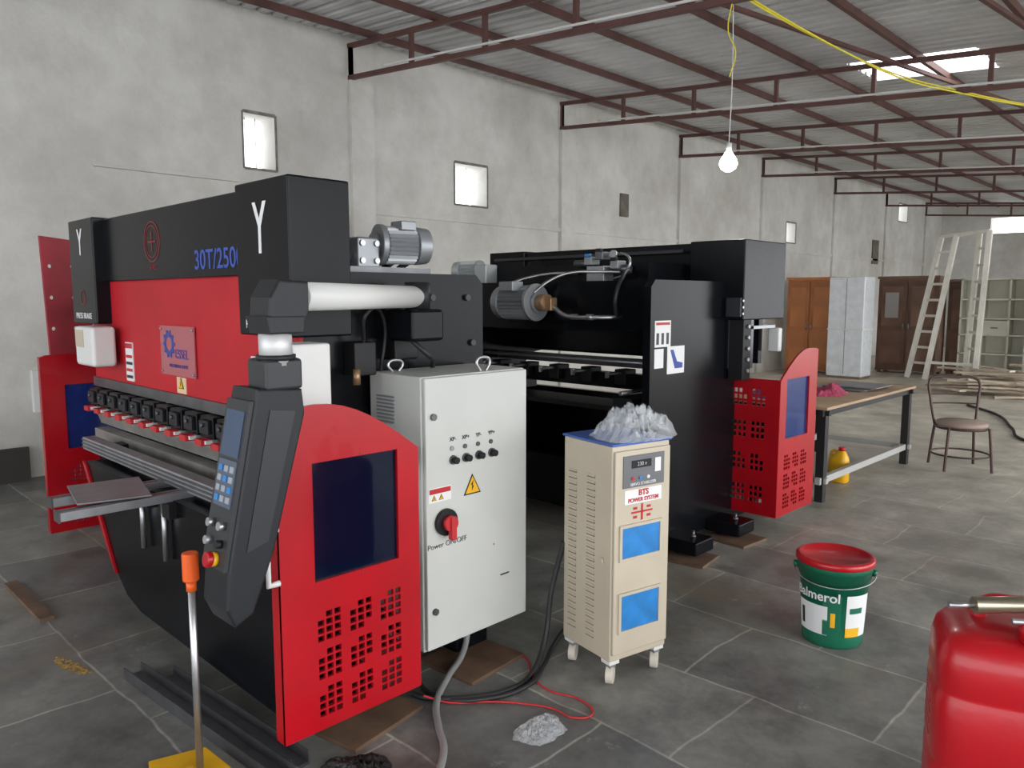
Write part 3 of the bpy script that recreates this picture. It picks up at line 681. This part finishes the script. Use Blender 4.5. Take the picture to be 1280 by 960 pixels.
# ---------------- bucket ----------------
bk=group("lubricant_bucket")
GREEN=mat("green_plastic",(0.006,0.13,0.07),0.35,coat=0.2)
B=(-1.275,3.32,0)
lathe(bk,"body",[(0.118,0.0),(0.124,0.01),(0.128,0.05),(0.143,0.30),(0.150,0.30),(0.150,0.33),(0.155,0.33),(0.155,0.36),(0.150,0.37)],B,GREEN)
lathe(bk,"lid",[(0.158,0.355),(0.162,0.36),(0.162,0.378),(0.155,0.385),(0.142,0.385),(0.138,0.377),(0.02,0.377)],B,REDP)
def label(parent,name,r0,r1,z0,z1,a0,a1,m):
    n=24;v=[];f=[]
    for i in range(n+1):
        a=a0+(a1-a0)*i/n; v.append((B[0]+r0*math.cos(a),B[1]+r0*math.sin(a),z0)); v.append((B[0]+r1*math.cos(a),B[1]+r1*math.sin(a),z1))
    for i in range(n): f.append((2*i,2*i+2,2*i+3,2*i+1))
    link(mesh(v,f),name,m,parent,smooth=True)
va=math.atan2(-3.32,1.275)
label(bk,"label_white",0.1315,0.1398,0.06,0.19,va-1.25,va-0.15,WHITEP)
label(bk,"label_green",0.132,0.1425,0.062,0.243,va-0.30,va+0.25,GREEN)
label(bk,"label_side",0.1315,0.1415,0.06,0.245,va+0.40,va+1.25,WHITEP)
label(bk,"label_stripe",0.132,0.134,0.06,0.10,va+0.40,va+0.9,YEL)
label(bk,"label_text_red",0.1350,0.137,0.12,0.15,va-0.9,va-0.5,PRINTR)
label(bk,"label_text_dark",0.1380,0.1395,0.165,0.19,va+0.5,va+0.95,GREEN)
label(bk,"label_text_yellow",0.1345,0.1390,0.10,0.165,va-0.06,va+0.08,YEL)
label(bk,"label_batch",0.1335,0.138,0.085,0.16,va-1.1,va-0.95,DARK2)
def ctext(parent,name,sx,size,z,amid,r,m):
    cu=bpy.data.curves.new(name,'FONT'); cu.body=sx; cu.size=size; cu.align_x='CENTER'; cu.offset=0.001
    me=curve_to_mesh(cu,None)
    for v in me.vertices:
        a=amid+v.co.x/r; zz=z+v.co.y; rr=r+(zz-0.2)*0.06
        v.co=Vector((B[0]+rr*math.cos(a),B[1]+rr*math.sin(a),zz))
    link(me,name,m,parent)
ctext(bk,"brand_text","Balmerol",0.058,0.215,va-0.52,0.1455,WHITEP)
for s_ in (-1,1): 
    a=va+1.57*s_; cyl(bk,"handle_ear_%d"%s_,(B[0]+0.15*math.cos(a),B[1]+0.15*math.sin(a),0.32),(B[0]+0.17*math.cos(a),B[1]+0.17*math.sin(a),0.32),0.015,GREEN)
pts=[(B[0]+0.168*math.cos(va+1.57-t*3.14/8),B[1]+0.168*math.sin(va+1.57-t*3.14/8),0.32-0.035*math.sin(t*pi/8)) for t in range(9)]
tube(bk,"wire_handle",pts,0.0025,STEEL)

# ---------------- jerry can ----------------
jc=group("red_jerry_can")
J=Matrix.Translation((-0.41,2.42,0))@Matrix.Rotation(math.radians(20),4,'Z')@Matrix.Diagonal((1.08,1.08,1.06,1))
def srings(parent,name,rings,m,n=48,pw=4.5,mw=None):
    v=[];f=[]
    for (a_,b_,z,dx) in rings:
        for i in range(n):
            t=2*pi*i/n; ct,st_=math.cos(t),math.sin(t)
            v.append((dx+a_*math.copysign(abs(ct)**(2/pw),ct),b_*math.copysign(abs(st_)**(2/pw),st_),z))
    for k in range(len(rings)-1):
        for i in range(n): j=(i+1)%n; f.append((k*n+i,k*n+j,(k+1)*n+j,(k+1)*n+i))
    f.append(tuple(range(n-1,-1,-1))); f.append(tuple(range((len(rings)-1)*n,len(rings)*n)))
    return link(mesh(v,f),name,m,parent,mw,smooth=True)
a0,b0=0.205,0.165
rg_=[(a0*.86,b0*.84,0.0,0),(a0*.97,b0*.96,0.02,0),(a0,b0,0.05,0),(a0,b0,0.20,0),(a0*.975,b0*.97,0.212,0),(a0*.975,b0*.97,0.222,0),(a0,b0,0.234,0),(a0,b0,0.40,0),(a0*.975,b0*.97,0.412,0),(a0*.975,b0*.97,0.422,0),(a0,b0,0.434,0),(a0*.99,b0*.99,0.50,0),(a0*.95,b0*.94,0.535,0),(a0*.86,b0*.83,0.56,0),(a0*.6,b0*.5,0.575,0)]
srings(jc,"body",rg_,REDP,mw=J)
tube(jc,"handle",[(-0.10,0.03,0.55),(-0.09,0.03,0.605),(-0.02,0.03,0.62),(0.06,0.03,0.615),(0.10,0.03,0.55)],0.02,REDP,mw=J)
lathe(jc,"filler_neck",[(0.04,0.56),(0.04,0.585),(0.046,0.585),(0.046,0.61),(0.04,0.615)],(0.02,-0.09,-0.015),REDP,mw=J,seg=24)
lathe(jc,"filler_cap",[(0.05,0.575),(0.05,0.612),(0.046,0.618),(0.0449,0.618)],(0.02,-0.09,-0.005),REDP,mw=J,seg=24)
for k in range(5): box(jc,"embossed_line_%d"%k,-a0-0.001,-a0+0.004,-0.06,0.06,0.26+k*0.03,0.268+k*0.03,REDP,mw=J)
gg=group("grease_gun")
GB=mat("brass_dull",(0.50,0.44,0.32),0.28,metal=0.95)
cyl(gg,"barrel",(-0.50,2.26,0.688),(-0.22,2.50,0.703),0.022,GB)
cyl(gg,"head",(-0.22,2.50,0.703),(-0.17,2.54,0.706),0.03,STEEL)
cyl(gg,"nozzle",(-0.55,2.22,0.686),(-0.50,2.26,0.688),0.008,STEEL)
tube(gg,"lever",[(-0.20,2.50,0.678),(-0.30,2.38,0.660),(-0.42,2.30,0.655)],0.009,STEEL)

# ---------------- foot pedal stand ----------------
fp=group("foot_pedal_stand")
PX,PY=-2.272,0.922
plate(fp,"yellow_base",[(PX-0.15,PY-0.10),(PX+0.05,PY-0.15),(PX+0.16,PY-0.01),(PX+0.09,PY+0.07),(PX-0.10,PY+0.06)],[],'z',0.025,0.03,YEL)
box(fp,"pedal_skirt",PX-0.08,PX+0.08,PY-0.09,PY+0.04,0.0,0.012,BLACKR)
box(fp,"yellow_hood",PX+0.02,PX+0.12,PY-0.13,PY-0.03,0.035,0.08,YEL,b=0.012)
cyl(fp,"post",(PX,PY,0.03),(PX,PY,0.66),0.011,STEEL)
cyl(fp,"orange_grip",(PX,PY,0.645),(PX,PY,0.735),0.024,ORG,b=0.006)
cyl(fp,"orange_collar",(PX,PY,0.615),(PX,PY,0.645),0.015,ORG)

# ---------------- floor items ----------------
g=group("steel_channel")
for i,(A_,B_) in enumerate([((-3.12,1.02),(-2.05,1.10)),((-3.0,1.10),(-2.10,1.17))]):
    A=Vector((A_[0],A_[1],0)); Bv=Vector((B_[0],B_[1],0)); 
    bar(g,"web_%d"%i,A+Vector((0,0,0.006)),Bv+Vector((0,0,0.006)),0.07,0.01,STEELD)
    d=(Bv-A).normalized(); n_=Vector((-d.y,d.x,0))*0.033
    bar(g,"flange_a_%d"%i,A+n_+Vector((0,0,0.025)),Bv+n_+Vector((0,0,0.025)),0.005,0.045,STEELD)
    bar(g,"flange_b_%d"%i,A-n_+Vector((0,0,0.025)),Bv-n_+Vector((0,0,0.025)),0.005,0.045,STEELD)
def pad(x,y,w,d,rot,m=WOODP,t=0.015,nm="plywood_pad"):
    box(None,nm,-w/2,w/2,-d/2,d/2,0.0,t,m,mw=Matrix.Translation((x,y,0))@Matrix.Rotation(math.radians(rot),4,'Z'))
pad(-2.22,1.48,0.30,0.34,10); pad(-2.26,2.06,0.3,0.32,5); pad(-2.30,3.78,0.3,0.24,8); pad(-2.27,4.3,0.28,0.26,-4)
box(None,"timber_plank",-4.6,-3.95,0.90,0.96,0,0.02,WOODP)
box(None,"dark_board",-7.22,-7.18,1.15,1.65,0,0.28,mat("dark_board",(0.03,0.025,0.02),0.7))
box(None,"wall_socket_box",-7.3,-7.24,1.72,1.80,0.55,0.9,WHITE,b=0.005)
hh=[]
for i in range(7):
    for q in (1.47,1.60):
        z=0.5+i*0.2; hh.append([(q+0.014*math.cos(t*pi/4),z+0.014*math.sin(t*pi/4)) for t in range(8)])
plate(None,"red_cover_panel",[(1.47,0.0),(1.70,0.0),(1.70,1.86),(1.42,1.89)],hh,'x',-5.6,0.03,REDD)
SP=mat("sawdust",(0.45,0.27,0.06),0.9,var=0.3,vscale=30)
v=[];f=[]
for i in range(220):
    a=random.random()*6.28; r=random.random()**0.7
    x=-3.38+0.13*r*math.cos(a)+0.03*r*math.sin(a); y=0.87+0.035*r*math.sin(a)+0.02*math.cos(a); q=0.003+random.random()*0.004; k=len(v)
    rot=random.random()*3
    for t in range(4): v.append((x+q*math.cos(rot+t*1.57),y+q*math.sin(rot+t*1.57),0.002+random.random()*0.003))
    f.append((k,k+1,k+2,k+3))
link(mesh(v,f),"sawdust_spill",SP,None)
crumple("black_rag",(-1.90,1.28,0.0),0.17,0.11,0.032,RUBBER,seed=21,ridge=1.3,fr=1.3)

# ---------------- work table ----------------
wt=group("work_table")
FR=mat("table_frame_steel",(0.03,0.028,0.028),0.5,metal=0.4)
PLY=mat("table_plywood",(0.38,0.26,0.16),0.6,var=0.2,vscale=3)
tx0,tx1,ty0,ty1=-3.1,-2.22,5.5,7.45
box(wt,"top",tx0,tx1,ty0,ty1,0.69,0.71,PLY)
for i,(x,y) in enumerate([(tx0+.05,ty0+.06),(tx1-.05,ty0+.06),(tx1-.05,ty1-.06),(tx0+.05,ty1-.06)]):
    box(wt,"leg_%d"%i,x-.03,x+.03,y-.03,y+.03,0,0.65,FR)
for z,mm in ((0.665,FR),(0.16,mat("stretcher_grey",(0.4,0.4,0.38),0.5))):
    for x in (tx0+.05,tx1-.05): box(wt,"rail_x_%d_%d"%(int(z*100),int(-x*10)),x-.02,x+.02,ty0,ty1,z-.025,z+.025,mm)
    for y in (ty0+.06,ty1-.06): box(wt,"rail_y_%d_%d"%(int(z*100),int(y*10)),tx0,tx1,y-.02,y+.02,z-.02,z+.02,mm)
crumple("purple_cloth",(-2.78,5.86,0.71),0.20,0.20,0.10,mat("purple_cloth",(0.10,0.08,0.28),0.9,var=0.4,vscale=12),seed=5)
crumple("pink_cloth",(-2.55,6.28,0.71),0.17,0.19,0.075,mat("pink_cloth",(0.36,0.05,0.10),0.9,var=0.4,vscale=14),seed=6)
g=group("sheet_metal_stack")
for i in range(4):
    box(g,"sheet_%d"%i,-2.85+0.05*i,-2.4+0.03*i,6.6+0.04*i,7.2-0.03*i,0.71+i*0.008,0.717+i*0.008,SH if i%2 else STEELD)
yj=group("yellow_oil_jug")
YM=Matrix.Translation((-2.42,6.28,0))
srings(yj,"body",[(0.07,0.05,0,0),(0.08,0.06,0.01,0),(0.08,0.06,0.17,0),(0.07,0.05,0.21,0),(0.03,0.03,0.25,0.02),(0.022,0.022,0.26,0.02)],YEL,n=28,pw=3,mw=YM)
cyl(yj,"cap",(0.02,0,0.26),(0.02,0,0.29),0.026,REDP,mw=YM)
tube(yj,"handle",[(0.0,0,0.245),(-0.05,0,0.25),(-0.07,0,0.2)],0.012,YEL,mw=YM)

# ---------------- chair ----------------
ch=group("metal_chair")
CM=mat("chair_brown_steel",(0.07,0.04,0.035),0.45,metal=0.4)
CH=Matrix.Translation((-1.86,7.55,0))@Matrix.Rotation(math.radians(35),4,'Z')
lathe(ch,"seat",[(0.17,0.0),(0.20,0.008),(0.205,0.03),(0.19,0.05),(0.02,0.055)],(0,0,0.37),mat("seat_tan",(0.30,0.22,0.18),0.6),mw=CH)
for i,(x,y) in enumerate([(-0.19,-0.19),(0.19,-0.19),(0.19,0.19),(-0.19,0.19)]):
    tube(ch,"leg_%d"%i,[(x,y,0.0),(x*.93,y*.93,0.2),(x*.85,y*.85,0.38)],0.012,CM,mw=CH)
tube(ch,"leg_ring",[(0.17*math.cos(t*pi/6)*1.35,0.17*math.sin(t*pi/6)*1.35,0.13) for t in range(13)],0.008,CM,mw=CH)
tube(ch,"seat_ring",[(0.2*math.cos(t*pi/6),0.2*math.sin(t*pi/6),0.365) for t in range(13)],0.01,CM,mw=CH)
tube(ch,"back_hoop",[(-0.17,0.15,0.37),(-0.20,0.2,0.6),(-0.21,0.22,0.74),(-0.19,0.23,0.77),(0,0.25,0.785),(0.19,0.23,0.77),(0.21,0.22,0.74),(0.20,0.2,0.6),(0.17,0.15,0.37)],0.012,CM,mw=CH)
for i in range(3):
    z=0.55+0.08*i; tube(ch,"back_slat_%d"%i,[(-0.20,0.19+i*0.01,z),(0,0.23+i*0.01,z),(0.20,0.19+i*0.01,z)],0.007,CM,mw=CH)
# ---------------- ladder trestle ----------------
ld=group("white_trestle_ladder")
LW=mat("ladder_white",(0.75,0.72,0.64),0.6,var=0.12,vscale=4)
A1,A2=Vector((-4.82,15.6,0)),Vector((-4.45,15.4,0))
T1,T2=Vector((-4.45,15.9,2.62)),Vector((-4.15,15.7,2.62))
B1,B2=Vector((-3.85,15.6,0)),Vector((-3.62,15.3,0))
U1,U2=Vector((-3.78,15.7,2.66)),Vector((-3.58,15.5,2.66))
for i,(a_,b2) in enumerate([(A1,T1),(A2,T2),(B1,U1),(B2,U2)]): bar(ld,"rail_%d"%i,a_,b2,0.08,0.08,LW)
for k in range(1,9):
    t=k/9
    bar(ld,"rung_a_%d"%k,A1.lerp(T1,t),A2.lerp(T2,t),0.045,0.045,LW)
    bar(ld,"rung_b_%d"%k,B1.lerp(U1,t),B2.lerp(U2,t),0.045,0.045,LW)
bar(ld,"top_bar_1",T1,U1,0.06,0.06,LW); bar(ld,"top_bar_2",T2,U2,0.06,0.06,LW)
bar(ld,"low_bar",A2.lerp(T2,0.12),B2.lerp(U2,0.12),0.05,0.05,LW)

# ---------------- cupboards ----------------
def cupboard(name,x0,x1,y0,d,h,m,md,z0=0.05,n=2):
    g=group(name)
    box(g,"carcass",x0,x1,y0,y0+d,z0,h,m)
    box(g,"cornice",x0-0.02,x1+0.02,y0-0.04,y0+d,h,h+0.05,m)
    w=(x1-x0)/n
    for i in range(n):
        box(g,"door_%d"%i,x0+i*w+0.015,x0+(i+1)*w-0.015,y0-0.025,y0,z0+0.04,h-0.04,md,b=0.005)
        for q,(za,zb_) in enumerate([(z0+0.15,h*0.45),(h*0.5,h-0.15)]):
            box(g,"door_panel_%d_%d"%(i,q),x0+i*w+0.08,x0+(i+1)*w-0.08,y0-0.032,y0-0.024,za,zb_,m)
        hx=x0+w+(-0.05 if i==0 else 0.05)
        cyl(g,"handle_%d"%i,(hx,y0-0.05,h*0.5-0.06),(hx,y0-0.05,h*0.5+0.06),0.012,STEEL)
    for i,(x,y) in enumerate([(x0+.05,y0+.05),(x1-.05,y0+.05),(x0+.05,y0+d-.05),(x1-.05,y0+d-.05)]):
        box(g,"foot_%d"%i,x-.03,x+.03,y-.03,y+.03,0,z0,m)
    return g
WO=mat("orange_brown_wood",(0.48,0.18,0.06),0.5,var=0.25,vscale=2)
WO2=mat("orange_brown_wood_door",(0.42,0.15,0.05),0.5,var=0.25,vscale=2)
WB=mat("dark_brown_board",(0.19,0.11,0.075),0.6,var=0.35,vscale=2)
WB2=mat("dark_brown_door",(0.15,0.085,0.06),0.6,var=0.35,vscale=2)
cupboard("wooden_wardrobe",-7.0,-6.05,15.1,0.5,1.85,WO,WO2)
dk=cupboard("wooden_wardrobe",-5.65,-4.55,16.3,0.5,1.87,WB,WB2)
cupboard("wooden_wardrobe",-4.50,-4.2,16.75,0.4,1.80,WB,WB2,n=1)
box(dk,"mirror_panel",-5.5,-5.25,16.25,16.262,1.1,1.6,mat("grey_mirror",(0.4,0.4,0.38),0.2))
g=group("wrapped_white_wardrobe")
WR=mat("white_wrap",(0.72,0.75,0.78),0.25,var=0.08,vscale=9,bump=0.5,bscale=6)
box(g,"carcass",-5.92,-5.27,14.5,15.0,0.04,1.88,WR,b=0.02)
box(g,"door_seam",-5.6,-5.59,14.495,14.5,0.08,1.85,GREYM)
box(g,"base",-5.9,-5.29,14.52,14.98,0,0.05,WB)
box(g,"strap",-5.925,-5.265,14.49,15.01,0.9,0.93,WHITE)
g=group("open_shelf_cabinet")
CG=mat("cream_shelf",(0.70,0.68,0.58),0.55,var=0.1,vscale=3)
sx0,sx1,sy=-4.15,-3.05,16.2
box(g,"back",sx0,sx1,sy+0.32,sy+0.35,0.05,1.85,CG)
for i,x in enumerate([sx0,sx0+0.36,sx0+0.78,sx1-0.03]): box(g,"upright_%d"%i,x,x+0.03,sy,sy+0.35,0.05,1.85,CG)
for i,z in enumerate([0.08,0.45,0.8,1.1,1.45,1.82]): box(g,"shelf_%d"%i,sx0,sx1,sy,sy+0.35,z,z+0.03,CG)
box(g,"drawer_front",sx0+0.39,sx0+0.78,sy-0.01,sy,0.83,1.08,CG)
box(g,"drawer_pull",sx0+0.53,sx0+0.64,sy-0.03,sy-0.01,0.94,0.96,STEELD)
for i,x in enumerate([sx0+.05,sx1-.05]): box(g,"foot_%d"%i,x-.04,x+.04,sy,sy+.3,0,0.08,WB)
GCB=mat("grey_cupboard",(0.50,0.51,0.46),0.5)
cupboard("grey_steel_cupboard",-2.95,-2.0,15.4,0.5,1.9,GCB,GCB)
g=group("timber_scrap_heap")
TM=mat("pale_timber",(0.55,0.46,0.36),0.8,var=0.3,vscale=5)
for i in range(40):
    x=-3.0+random.uniform(-0.6,0.9); y=13.9+random.uniform(-0.6,0.7); a=random.uniform(-0.7,0.7); L_=random.uniform(0.5,1.2)
    M=Matrix.Translation((x,y,0.03+0.010*i*(0.5+random.random()*0.5)))@Matrix.Rotation(a,4,'Z')@Matrix.Rotation(random.uniform(-0.08,0.08),4,'Y')
    box(g,"plank_%d"%i,-L_/2,L_/2,-0.06,0.06,-0.015,0.015,TM,mw=M)
tube(None,"black_hose",[(-2.9,12.0,0.015),(-2.4,11.3,0.015),(-2.0,10.2,0.015),(-1.7,9.4,0.015),(-1.3,9.2,0.015),(-0.9,9.8,0.015)],0.015,RUBBER)
DO=mat("dark_opening",(0.14,0.12,0.10),0.9,var=0.3)
box(None,"wall_vent",-7.3,-7.27,9.8,10.0,2.75,3.1,DO)
box(None,"wall_vent",-7.3,-7.27,20.4,20.8,2.35,2.95,DO)

# ---------------- light ----------------
w=bpy.data.worlds.new("world"); SC.world=w; w.use_nodes=True
bg=w.node_tree.nodes["Background"]; bg.inputs[0].default_value=(0.93,0.96,1.0,1); bg.inputs[1].default_value=3.9
sl=bpy.data.lights.new("hazy_sun",'SUN'); sl.energy=1.9; sl.angle=math.radians(55); sl.color=(1,0.97,0.92)
so=bpy.data.objects.new("hazy_sun",sl); COL.objects.link(so)
so.matrix_world=Vector((0.86,0.12,0.45)).to_track_quat('Z','Y').to_matrix().to_4x4()
SC.view_settings.view_transform='Standard'
SC.view_settings.look='None'
SC.view_settings.exposure=0.0
